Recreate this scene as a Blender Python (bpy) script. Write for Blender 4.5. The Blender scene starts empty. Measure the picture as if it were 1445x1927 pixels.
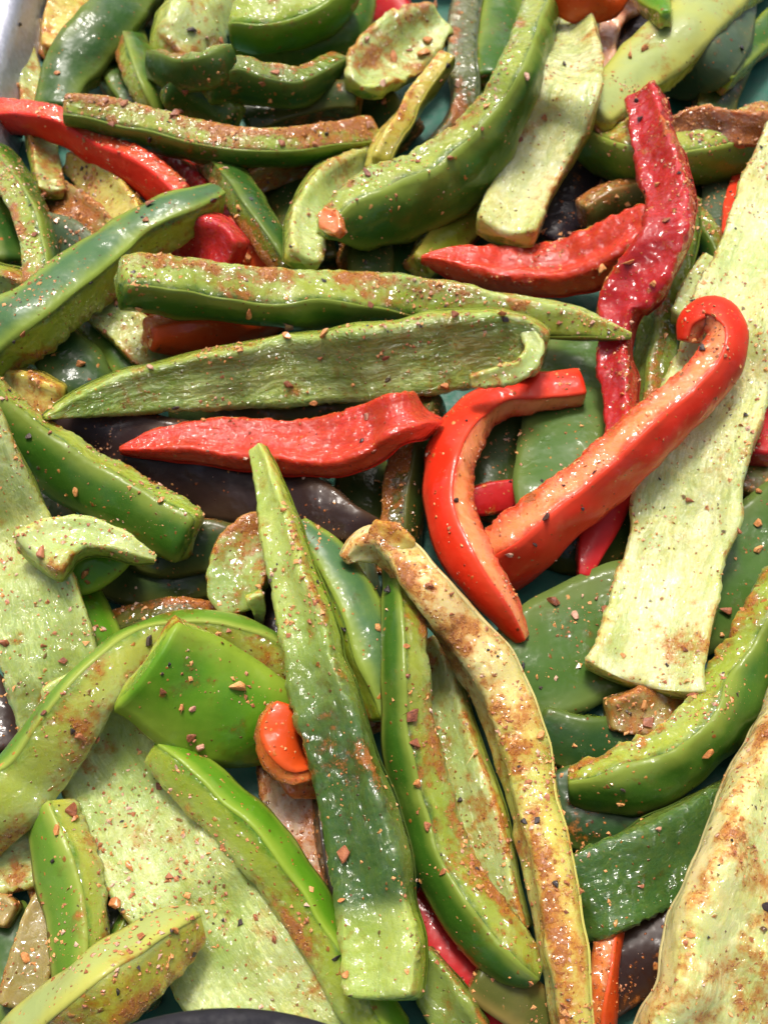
import bpy, math, random
import numpy as np
from mathutils import Vector, noise as mnoise

random.seed(7)
rng = np.random.default_rng(7)
SC = bpy.context.scene
COL = SC.collection
CM = 0.01                                   # everything is reckoned in centimetres, built in metres

# ------------------------------------------------------------------ camera
CAM_C = np.array([0.0, -13.2, 26.0])
TILT = math.radians(30.0)                   # off straight down, looking away (+y)
VFOV = math.radians(50.0)
cd = bpy.data.cameras.new('camera')
cam = bpy.data.objects.new('camera', cd)
COL.objects.link(cam)
cam.location = CAM_C * CM
cam.rotation_euler = (TILT, 0, 0)
cd.sensor_fit = 'VERTICAL'
cd.sensor_height = 24.0
cd.lens = 12.0 / math.tan(VFOV / 2)
cd.clip_start = 0.005
cd.clip_end = 50.0
cd.dof.use_dof = True
cd.dof.focus_distance = 0.232
cd.dof.aperture_fstop = 22.0
SC.camera = cam

# ------------------------------------------------------------------ world, sun, exposure
SUN_EL, SUN_AZ = math.radians(65.0), math.radians(-10.0)      # azimuth clockwise from +y
world = bpy.data.worlds.new('World')
SC.world = world
world.use_nodes = True
wn = world.node_tree
bg = wn.nodes['Background']
sky = wn.nodes.new('ShaderNodeTexSky')
sky.sky_type = 'NISHITA'
sky.sun_disc = False
sky.sun_elevation = SUN_EL
sky.sun_rotation = SUN_AZ
sky.air_density = 0.6
sky.dust_density = 7.0
wn.links.new(sky.outputs[0], bg.inputs['Color'])
bg.inputs['Strength'].default_value = 0.130
ld = bpy.data.lights.new('sun', 'SUN')
ld.energy = 2.5
ld.angle = math.radians(13.0)
ld.color = (1.0, 0.945, 0.87)
sun = bpy.data.objects.new('sun', ld)
COL.objects.link(sun)
sdir = Vector((math.sin(SUN_AZ) * math.cos(SUN_EL), math.cos(SUN_AZ) * math.cos(SUN_EL), math.sin(SUN_EL)))
sun.rotation_euler = (-sdir).to_track_quat('-Z', 'Y').to_euler()
sun.location = sdir * 2.0
SC.view_settings.view_transform = 'Standard'
SC.view_settings.look = 'None'
SC.view_settings.exposure = 0.42
SC.view_settings.gamma = 1.0
SC.cycles.use_denoising = True
SC.cycles.max_bounces = 8
SC.cycles.sample_clamp_indirect = 6.0

# ------------------------------------------------------------------ pixel of the photo <-> place on the tray
TAN = math.tan(VFOV / 2)
D_ = np.array([0, math.sin(TILT), -math.cos(TILT)])
U_ = np.array([0, math.cos(TILT), math.sin(TILT)])
R_ = np.array([1.0, 0, 0])

def at(x, y, z):
    """the point at height z (cm) that the photo shows at pixel (x, y)"""
    u = (np.asarray(x) - 722.5) / 963.5 * TAN
    v = (963.5 - np.asarray(y)) / 963.5 * TAN
    ray = D_ + u[..., None] * R_ + v[..., None] * U_
    k = (np.asarray(z) - CAM_C[2]) / ray[..., 2]
    return CAM_C + ray * k[..., None]

def cm_per_px(P):
    return ((P - CAM_C) @ D_) * TAN / 963.5

# ------------------------------------------------------------------ numpy noise
def _h(i, j, k):
    n = (i * 374761393 + j * 668265263 + k * 2147483647 + 1013904223) & 0xffffffff
    n = ((n ^ (n >> 13)) * 1274126177) & 0xffffffff
    n = ((n ^ (n >> 16)) * 2246822519) & 0xffffffff
    return ((n ^ (n >> 15)) & 0xffff) / 32767.5 - 1.0

def vnoise(P, f, seed=0):
    q = np.asarray(P) * f + seed * 17.31
    i = np.floor(q).astype(np.int64)
    w = q - i
    w = w * w * (3 - 2 * w)
    out = 0
    for a in (0, 1):
        for b in (0, 1):
            for c in (0, 1):
                wt = (w[..., 0] if a else 1 - w[..., 0]) * (w[..., 1] if b else 1 - w[..., 1]) * (w[..., 2] if c else 1 - w[..., 2])
                out = out + wt * _h(i[..., 0] + a, i[..., 1] + b, i[..., 2] + c)
    return out

# ------------------------------------------------------------------ materials
def nodes_of(name):
    m = bpy.data.materials.new(name)
    m.use_nodes = True
    nt = m.node_tree
    b = nt.nodes['Principled BSDF']
    return m, nt, b

class NB:
    def __init__(s, nt): s.nt = nt
    def n(s, typ, **kw):
        o = s.nt.nodes.new(typ)
        for k, v in kw.items(): setattr(o, k, v)
        return o
    def put(s, sock, v):
        if hasattr(v, 'is_linked') or hasattr(v, 'links'): s.nt.links.new(v, sock)
        else: sock.default_value = v
    def math(s, op, a, b=None, c=None, clamp=False):
        o = s.n('ShaderNodeMath', operation=op); o.use_clamp = clamp
        for i, v in enumerate((a, b, c)):
            if v is not None: s.put(o.inputs[i], v)
        return o.outputs[0]
    def mapr(s, v, a, b, c=0.0, d=1.0, smooth=True):
        o = s.n('ShaderNodeMapRange'); o.interpolation_type = 'SMOOTHSTEP' if smooth else 'LINEAR'
        s.put(o.inputs[0], v)
        for i, q in enumerate((a, b, c, d)): s.put(o.inputs[1 + i], q)
        return o.outputs[0]
    def mix(s, f, a, b, mode='MIX'):
        o = s.n('ShaderNodeMix', data_type='RGBA', blend_type=mode)
        s.put(o.inputs[0], f); s.put(o.inputs[6], a); s.put(o.inputs[7], b)
        return o.outputs[2]
    def noise(s, vec, scale, detail=3, rough=0.55, out=0):
        o = s.n('ShaderNodeTexNoise'); s.put(o.inputs['Vector'], vec)
        o.inputs['Scale'].default_value = scale; o.inputs['Detail'].default_value = detail; o.inputs['Roughness'].default_value = rough
        return o.outputs[out]
    def vor(s, vec, scale, feature='F1', rnd=1.0):
        o = s.n('ShaderNodeTexVoronoi', feature=feature); s.put(o.inputs['Vector'], vec)
        o.inputs['Scale'].default_value = scale; o.inputs['Randomness'].default_value = rnd
        return o
    def attr(s, name, typ='OBJECT'):
        return s.n('ShaderNodeAttribute', attribute_name=name, attribute_type=typ)
    def bump(s, h, strength, dist, normal=None):
        o = s.n('ShaderNodeBump'); o.inputs['Strength'].default_value = strength; o.inputs['Distance'].default_value = dist
        s.put(o.inputs['Height'], h)
        if normal is not None: s.put(o.inputs['Normal'], normal)
        return o.outputs[0]
    def ramp(s, f, stops):
        o = s.n('ShaderNodeValToRGB'); e = o.color_ramp.elements
        while len(e) < len(stops): e.new(0.5)
        for q, (p, c) in zip(e, stops): q.position = p; q.color = (*c, 1)
        s.put(o.inputs[0], f); return o.outputs[0]

def spice(g, vec, base, dirt, edge=None):
    """paprika oil film, damp crust and ground specks lying on a surface"""
    n1 = g.noise(vec, 0.6, 3, 0.6)
    n2 = g.noise(vec, 2.8, 4, 0.7)
    s = g.math('ADD', g.math('MULTIPLY', n1, 0.55), g.math('MULTIPLY', n2, 0.45))
    if edge is not None: s = g.math('ADD', s, g.math('MULTIPLY', edge, 0.085))
    s = g.math('ADD', s, g.math('MULTIPLY', g.math('SUBTRACT', dirt, 0.5), 0.22))
    film = g.mapr(s, 0.51, 0.62)
    c = g.mix(g.math('MULTIPLY', film, 0.62), base, g.mix(1.0, base, (0.86, 0.36, 0.09, 1), 'MULTIPLY'))
    c = g.mix(g.mapr(s, 0.58, 0.66, 0.0, 0.70), c, (0.40, 0.125, 0.018, 1))
    crust = g.mapr(g.math('ADD', s, g.math('MULTIPLY', g.math('SUBTRACT', g.noise(vec, 10.0, 2, 0.7), 0.5), 0.44)), 0.65, 0.70)
    c = g.mix(g.math('MULTIPLY', crust, 0.72), c, g.mix(n2, (0.15, 0.040, 0.011, 1), (0.44, 0.17, 0.055, 1)))
    hs = crust
    for sc, cut, keep in ((3.6, 0.27, 0.84), (8.0, 0.30, 0.76)):
        wob = g.n('ShaderNodeVectorMath', operation='MULTIPLY_ADD')
        g.put(wob.inputs[0], g.noise(vec, sc * 1.7, 1, 0.6, out=1)); wob.inputs[1].default_value = (0.6 / sc, 0.6 / sc, 0.6 / sc); g.put(wob.inputs[2], vec)
        v = g.vor(wob.outputs[0], sc)
        sep = g.n('ShaderNodeSeparateColor'); g.put(sep.inputs[0], v.outputs['Color'])
        thr = g.math('SUBTRACT', keep + 0.12, g.math('MULTIPLY', g.math('ADD', dirt, film), 0.15))
        on = g.math('MULTIPLY', g.math('GREATER_THAN', sep.outputs[0], thr), g.mapr(v.outputs['Distance'], cut, cut * 0.5))
        sc_col = g.ramp(sep.outputs[1], [(0.0, (0.03, 0.010, 0.007)), (0.10, (0.12, 0.026, 0.008)), (0.4, (0.30, 0.075, 0.014)), (0.75, (0.50, 0.17, 0.035)), (1.0, (0.60, 0.30, 0.10))])
        c = g.mix(g.math('MULTIPLY', on, 0.85), c, sc_col)
        hs = g.math('MAXIMUM', hs, on)
    return c, hs, film

def coords(g, ka, kb):
    rnd = g.n('ShaderNodeObjectInfo').outputs['Random']
    tc = g.n('ShaderNodeTexCoord'); off = g.n('ShaderNodeVectorMath', operation='ADD')
    cmv = g.n('ShaderNodeVectorMath', operation='SCALE'); g.put(cmv.inputs[0], tc.outputs['Object']); cmv.inputs['Scale'].default_value = 100.0
    cx = g.n('ShaderNodeCombineXYZ'); g.put(cx.inputs[0], g.math('MULTIPLY', rnd, ka)); g.put(cx.inputs[2], g.math('MULTIPLY', rnd, kb))
    g.put(off.inputs[0], cmv.outputs[0]); g.put(off.inputs[1], cx.outputs[0])
    return off.outputs[0], rnd

def strip_colours(g):
    """the strip's own three colours; some strips turn to a second set towards their end"""
    vn = g.attr('vn', 'GEOMETRY').outputs['Fac']
    f = g.math('MULTIPLY', g.mapr(vn, 0.30, 0.62), g.attr('turn').outputs['Fac'])
    f = g.math('MULTIPLY', f, g.math('SUBTRACT', 1.0, g.math('MULTIPLY', g.mapr(vn, 0.845, 0.90), g.attr('back').outputs['Fac'])))
    return [g.mix(f, g.attr(k).outputs['Color'], g.attr(k + '2').outputs['Color']) for k in ('c_skin', 'c_cut', 'c_in')]

def flesh_material():
    m, nt, b = nodes_of('pepper_flesh'); g = NB(nt)
    st = g.attr('st', 'GEOMETRY'); sp = g.n('ShaderNodeSeparateXYZ'); g.put(sp.inputs[0], st.outputs['Vector'])
    u, v, dep = sp.outputs
    vec, rnd = coords(g, 91.0, 37.0)
    skin, cut, inn = strip_colours(g)
    dirt = g.attr('dirt').outputs['Fac']
    fib_amt = g.attr('fib').outputs['Fac']
    blot = g.noise(vec, 1.1, 4, 0.6)
    d2 = g.math('ADD', dep, g.math('MULTIPLY', g.math('SUBTRACT', blot, 0.5), 0.45))
    c = g.mix(g.mapr(d2, -0.02, 0.24), skin, cut)
    c = g.mix(g.mapr(d2, 0.35, 0.98), c, inn)
    fine = g.noise(vec, 6.0, 3, 0.65)
    c = g.mix(g.mapr(fine, 0.35, 0.75, 0.0, 0.45), c, cut)
    c = g.mix(g.mapr(g.noise(vec, 0.75, 3), 0.45, 0.75, 0.0, 0.40), c, g.mix(1.0, c, (1.0, 0.80, 0.36, 1), 'MULTIPLY'))
    c = g.mix(g.mapr(g.noise(vec, 0.5, 2), 0.40, 0.68, 0.0, 0.45), c, g.mix(1.0, c, (0.66, 0.86, 0.46, 1), 'MULTIPLY'))
    # fibres along the strip on the inside wall
    im = g.mapr(dep, 0.80, 0.985)
    fv = g.n('ShaderNodeCombineXYZ'); g.put(fv.inputs[0], g.math('MULTIPLY', g.math('ADD', u, g.math('MULTIPLY', g.noise(vec, 0.9, 2), 0.35)), 6.0)); g.put(fv.inputs[1], g.math('MULTIPLY', g.math('ADD', v, g.math('MULTIPLY', blot, 1.2)), 1.9)); g.put(fv.inputs[2], g.math('MULTIPLY', rnd, 57.0))
    fn = g.noise(fv.outputs[0], 1.0, 3, 0.6)
    fw = g.n('ShaderNodeVectorMath', operation='MULTIPLY'); g.put(fw.inputs[0], fv.outputs[0]); fw.inputs[1].default_value = (0.36, 0.28, 1.0)
    ridge = g.math('SUBTRACT', 1.0, g.math('MULTIPLY', g.math('ABSOLUTE', g.math('SUBTRACT', fn, 0.5)), 11.0), clamp=True)
    patch = g.mapr(blot, 0.42, 0.58)
    imf = g.math('MULTIPLY', im, fib_amt)
    fib = g.math('MULTIPLY', g.math('MULTIPLY', ridge, imf), patch)
    c = g.mix(g.math('MULTIPLY', fib, 0.60), c, g.mix(1.0, c, (1.75, 1.65, 2.0, 1), 'MULTIPLY'))
    c = g.mix(g.math('MULTIPLY', imf, g.mapr(g.noise(fw.outputs[0], 1.0, 2), 0.58, 0.36, 0.0, 0.55)), c, g.mix(1.0, c, (0.62, 0.72, 0.40, 1), 'MULTIPLY'))
    edge = g.mapr(g.math('ABSOLUTE', g.math('SUBTRACT', dep, 0.75)), 0.34, 0.05)
    c, hs, film = spice(g, vec, c, dirt, edge)
    g.put(b.inputs['Base Color'], c)
    b.inputs['Subsurface Weight'].default_value = 0.75
    b.inputs['Subsurface Radius'].default_value = (1.0, 0.80, 0.22)
    b.inputs['Subsurface Scale'].default_value = 0.0040
    g.put(b.inputs['Roughness'], g.mapr(fine, 0.3, 0.7, 0.26, 0.46))
    b.inputs['Specular IOR Level'].default_value = 0.15
    g.put(b.inputs['Coat Weight'], g.mapr(blot, 0.34, 0.60, 0.7, 1.0))
    b.inputs['Coat Roughness'].default_value = 0.045
    b.inputs['Coat IOR'].default_value = 1.52
    H = g.math('ADD', g.math('MULTIPLY', fine, 0.22), g.math('MULTIPLY', hs, 0.42))
    H = g.math('ADD', H, g.math('MULTIPLY', g.math('MULTIPLY', fn, imf), 0.45))
    g.put(b.inputs['Normal'], g.bump(H, 0.55, 0.0018))
    H2 = g.math('ADD', g.math('ADD', g.noise(vec, 3.4, 1, 0.5), g.math('MULTIPLY', g.noise(vec, 1.5, 1, 0.5), 1.2)), g.math('ADD', g.math('MULTIPLY', hs, 0.4), g.math('MULTIPLY', g.math('MULTIPLY', fn, imf), 0.9)))
    g.put(b.inputs['Coat Normal'], g.bump(H2, 1.0, 0.0022))
    return m

def skin_material():
    m, nt, b = nodes_of('pepper_skin'); g = NB(nt)
    st = g.attr('st', 'GEOMETRY'); sp = g.n('ShaderNodeSeparateXYZ'); g.put(sp.inputs[0], st.outputs['Vector'])
    u, v, dep = sp.outputs
    vec, rnd = coords(g, 71.0, 33.0)
    skin, cut, inn = strip_colours(g)
    dirt = g.math('MULTIPLY', g.attr('dirt').outputs['Fac'], 0.62)
    n = g.noise(vec, 0.7, 4, 0.55)
    pale = g.attr('pale').outputs['Fac']
    light = g.mix(g.math('MULTIPLY', pale, 0.40), skin, cut)
    c = g.mix(g.mapr(n, 0.45, 0.75, 0.0, 0.55), skin, light)
    # the skin pales to lime where it thins at the cut edge
    c = g.mix(g.mapr(g.math('ADD', dep, g.math('MULTIPLY', n, 0.6)), 0.62, 1.30, 0.0, 0.95), c, g.mix(g.math('MULTIPLY', pale, 0.62), skin, cut))
    c = g.mix(g.mapr(g.noise(vec, 26.0, 1), 0.55, 0.75, 0, 0.22), c, light)
    c, hs, film = spice(g, vec, c, dirt)
    g.put(b.inputs['Base Color'], c)
    g.put(b.inputs['Roughness'], g.mapr(n, 0.3, 0.7, 0.30, 0.48))
    b.inputs['Specular IOR Level'].default_value = 0.18
    wet = g.noise(vec, 1.2, 3)
    g.put(b.inputs['Coat Weight'], g.mapr(wet, 0.42, 0.68, 0.05, 0.85))
    g.put(b.inputs['Coat Roughness'], g.mapr(wet, 0.42, 0.68, 0.20, 0.06))
    b.inputs['Coat IOR'].default_value = 1.42
    H = g.math('ADD', g.math('MULTIPLY', g.noise(vec, 1.6, 2), 0.8), g.math('MULTIPLY', hs, 0.30))
    g.put(b.inputs['Normal'], g.bump(H, 0.35, 0.0012))
    H2 = g.math('ADD', H, g.math('MULTIPLY', g.noise(vec, 5.0, 2, 0.55), g.mapr(wet, 0.45, 0.66, 0.03, 0.24)))
    g.put(b.inputs['Coat Normal'], g.bump(H2, 0.8, 0.0018))
    return m

def grain_material(name, stops, rough=0.55):
    m, nt, b = nodes_of(name); g = NB(nt)
    tc = g.n('ShaderNodeNewGeometry')
    v = g.n('ShaderNodeVectorMath', operation='SCALE'); g.put(v.inputs[0], tc.outputs['Position']); v.inputs['Scale'].default_value = 100.0
    rnd = g.n('ShaderNodeObjectInfo').outputs['Random']
    f = g.math('ADD', g.math('MULTIPLY', g.noise(v.outputs[0], 9.0, 3, 0.65), 0.8), g.math('MULTIPLY', g.math('SUBTRACT', rnd, 0.5), 0.35))
    g.put(b.inputs['Base Color'], g.ramp(f, stops))
    b.inputs['Roughness'].default_value = rough
    b.inputs['Coat Weight'].default_value = 0.5
    b.inputs['Coat Roughness'].default_value = 0.15
    b.inputs['Subsurface Weight'].default_value = 0.0
    g.put(b.inputs['Normal'], g.bump(g.noise(v.outputs[0], 30.0, 3, 0.6), 0.6, 0.0004))
    return m

M_FLESH, M_SKIN = flesh_material(), skin_material()
M_GRAIN = {
    'o': grain_material('garlic_granule', [(0.15, (0.40, 0.13, 0.03)), (0.45, (0.66, 0.27, 0.075)), (0.8, (0.78, 0.44, 0.18))]),
    'p': grain_material('onion_granule', [(0.15, (0.34, 0.13, 0.08)), (0.45, (0.58, 0.31, 0.20)), (0.8, (0.74, 0.54, 0.40))]),
    'r': grain_material('chilli_flake', [(0.15, (0.14, 0.034, 0.013)), (0.45, (0.34, 0.105, 0.035)), (0.8, (0.55, 0.23, 0.09))]),
    'k': grain_material('pepper_grind', [(0.2, (0.008, 0.006, 0.008)), (0.5, (0.030, 0.017, 0.016)), (0.85, (0.12, 0.065, 0.045))]),
}

# ------------------------------------------------------------------ the tray
def link(o, parent=None):
    COL.objects.link(o)
    if parent is not None: o.parent = parent
    return o

def mesh_obj(name, V, F, mats, parent=None, smooth=True, midx=None):
    me = bpy.data.meshes.new(name)
    me.from_pydata([tuple(p) for p in V], [], [tuple(f) for f in F])
    for m in (mats if isinstance(mats, list) else [mats]): me.materials.append(m)
    me.polygons.foreach_set('use_smooth', [smooth] * len(me.polygons))
    if midx is not None: me.polygons.foreach_set('material_index', midx)
    me.update()
    return link(bpy.data.objects.new(name, me), parent)

def tag(o, label, cat=None, group=None, kind=None):
    if label: o['label'] = label
    if cat: o['category'] = cat
    if group: o['group'] = group
    if kind: o['kind'] = kind
    return o

def simple_mat(name, col, rough, metal=0.0, coat=0.0, var=0.12, scale=3.0, bump=0.0003):
    m, nt, b = nodes_of(name); g = NB(nt)
    gm = g.n('ShaderNodeNewGeometry'); v = g.n('ShaderNodeVectorMath', operation='SCALE')
    g.put(v.inputs[0], gm.outputs['Position']); v.inputs['Scale'].default_value = 100.0
    n = g.noise(v.outputs[0], scale, 5, 0.6)
    lo = tuple(c * (1 - var * 2) for c in col); hi = tuple(min(1, c * (1 + var * 2)) for c in col)
    g.put(b.inputs['Base Color'], g.ramp(n, [(0.25, lo), (0.75, hi)]))
    g.put(b.inputs['Roughness'], g.mapr(n, 0.25, 0.75, rough * 0.75, min(1, rough * 1.3)))
    b.inputs['Metallic'].default_value = metal
    b.inputs['Coat Weight'].default_value = coat
    g.put(b.inputs['Normal'], g.bump(g.noise(v.outputs[0], scale * 4, 4), 0.4, bump))
    return m

M_TEAL = simple_mat('teal_plastic', (0.012, 0.110, 0.072), 0.6)
M_STEEL = simple_mat('brushed_steel', (0.66, 0.68, 0.74), 0.48, metal=0.75, var=0.08, scale=6)
M_NAVY = simple_mat('dark_navy_enamel', (0.006, 0.006, 0.010), 0.75)

def slab(name, x0, x1, y0, y1, z0, z1, mat, parent):
    V = [(x * CM, y * CM, z * CM) for z in (z0, z1) for (x, y) in ((x0, y0), (x1, y0), (x1, y1), (x0, y1))]
    F = [(3, 2, 1, 0), (4, 5, 6, 7), (0, 1, 5, 4), (1, 2, 6, 5), (2, 3, 7, 6), (3, 0, 4, 7)]
    return mesh_obj(name, V, F, mat, parent, smooth=False)

tray = link(bpy.data.objects.new('serving_tray', None))
tag(tray, 'shallow steel tray with a teal green base, underneath the heap of sliced peppers', 'tray')
XL = float(at(4.0, 60.0, 2.2)[0]) + 0.5           # inner face of the left wall
TX0, TX1, TY0, TY1 = XL, 24.0, -16.0, 24.0
slab('base', TX0 - 0.4, TX1 + 0.4, TY0 - 0.4, TY1 + 0.4, -0.4, 0.0, M_TEAL, tray)

def wall_ring():
    """four upright walls swept round the base with a rolled lip on top"""
    prof = [(0.0, 0.004), (0.05, 0.2), (0.30, 1.5), (0.36, 1.85), (0.54, 2.12), (0.80, 2.2), (1.07, 2.1), (1.2, 1.8), (1.07, 1.65), (0.80, 1.8), (0.61, 1.7), (0.50, 1.4), (0.3, 0.2), (0.3, 0.004)]
    corners = []
    rad = 2.0
    for cx, cy, a0 in ((TX1 - rad, TY0 + rad, -90), (TX1 - rad, TY1 - rad, 0), (TX0 + rad, TY1 - rad, 90), (TX0 + rad, TY0 + rad, 180)):
        for k in range(9):
            a = math.radians(a0 + k * 11.25)
            corners.append((cx, cy, math.cos(a), math.sin(a)))
    V, F = [], []
    n = len(prof)
    for cx, cy, c, s in corners:
        for o, z in prof:
            V.append(((cx + (rad + o) * c) * CM, (cy + (rad + o) * s) * CM, z * CM))
    m = len(corners)
    for i in range(m):
        for j in range(n - 1):
            a, b = i * n + j, ((i + 1) % m) * n + j
            F.append((a, b, b + 1, a + 1))
    return V, F
V, F = wall_ring()
mesh_obj('wall', V, F, M_STEEL, tray)

# the dark rounded rim that shows at the bottom of the photo, close to the lens
pan = link(bpy.data.objects.new('pan', None))
tag(pan, 'dark navy pan whose rounded rim shows at the bottom edge, left of centre', 'pan')
def pan_build():
    ap = at(430.0, 1893.0, 7.2)
    rad = 5.0
    c = ap + np.array([0.0, -rad - 0.25, -0.25])
    pan.location = Vector(c) * CM
    seg, n = 96, 14
    V, F = [], []
    prof = [(rad + 0.25 * math.cos(2 * math.pi * k / n), 0.25 * math.sin(2 * math.pi * k / n)) for k in range(n)]
    for i in range(seg):
        a = 2 * math.pi * i / seg
        for r_, z in prof: V.append((r_ * math.cos(a) * CM, r_ * math.sin(a) * CM, z * CM))
    for i in range(seg):
        for j in range(n):
            a, b = i * n + j, ((i + 1) % seg) * n + j
            F.append((a, b, ((i + 1) % seg) * n + (j + 1) % n, i * n + (j + 1) % n))
    mesh_obj('rim', V, F, M_NAVY, pan)
    V, F = [], []
    body = [(rad - 0.1, -0.05), (rad - 0.5, -1.2), (rad - 1.3, -2.0), (0.01, -2.1)]
    for i in range(seg):
        a = 2 * math.pi * i / seg
        for r_, z in body: V.append((r_ * math.cos(a) * CM, r_ * math.sin(a) * CM, z * CM))
    nb = len(body)
    for i in range(seg):
        for j in range(nb - 1):
            a, b = i * nb + j, ((i + 1) % seg) * nb + j
            F.append((a, b, b + 1, a + 1))
    mesh_obj('bowl', V, F, M_NAVY, pan)
pan_build()

# ------------------------------------------------------------------ pepper strips
ring = []
for k in range(13): ring.append((-1 + k / 6.0, 1.0))
ring[0] = (-0.985, 0.98); ring[12] = (0.985, 0.98)
for f in (0.72, 0.42, 0.10, -0.22, -0.55): ring.append((1.0, f))
ring.append((0.95, -0.84))
for k in range(9): ring.append((0.80 - k * 0.2, -1.0))
ring.append((-0.95, -0.84))
for f in (-0.55, -0.22, 0.10, 0.42, 0.72): ring.append((-1.0, f))
RING = np.array(ring)
NR = len(RING)
SK = np.array([(-0.995, 0.62)] + [(-1.0 + k / 6.0, 1.0) for k in range(13)] + [(0.995, 0.62)])   # the skin sheet folds over the cut edge a little

GR = 6; GOFF = 360
ZB = np.zeros((int((1927 + 2 * GOFF) / GR) + 2, int((1445 + 2 * GOFF) / GR) + 2))

def spline(ts, P, t):
    """Catmull-Rom through the control rows P at parameters ts"""
    m = np.zeros_like(P)
    for i in range(len(P)):
        a, b = max(0, i - 1), min(len(P) - 1, i + 1)
        m[i] = (P[b] - P[a]) / max(1e-6, ts[b] - ts[a])
    i = np.clip(np.searchsorted(ts, t, side='right') - 1, 0, len(ts) - 2)
    h = (ts[i + 1] - ts[i]); s = ((t - ts[i]) / h)[:, None]; h = h[:, None]
    return (2 * s**3 - 3 * s**2 + 1) * P[i] + (s**3 - 2 * s**2 + s) * h * m[i] + (-2 * s**3 + 3 * s**2) * P[i + 1] + (s**3 - s**2) * h * m[i + 1]

def gsmooth(a, sig):
    if sig < 0.3: return a
    r = int(sig * 3) + 1
    k = np.exp(-0.5 * (np.arange(-r, r + 1) / sig) ** 2); k /= k.sum()
    return np.convolve(np.pad(a, r, mode='reflect', reflect_type='odd') if len(a) > r else np.pad(a, r, mode='edge'), k, mode='valid')

def parse(s):
    rows, t, r = [], 50.0, 0.0
    for q in s.split(';'):
        f = [float(x) for x in q.split()]
        if not f: continue
        if len(f) > 3: t = f[3]
        if len(f) > 4: r = f[4]
        rows.append([f[0], f[1], f[2], t, r])
    return np.array(rows)

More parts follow.
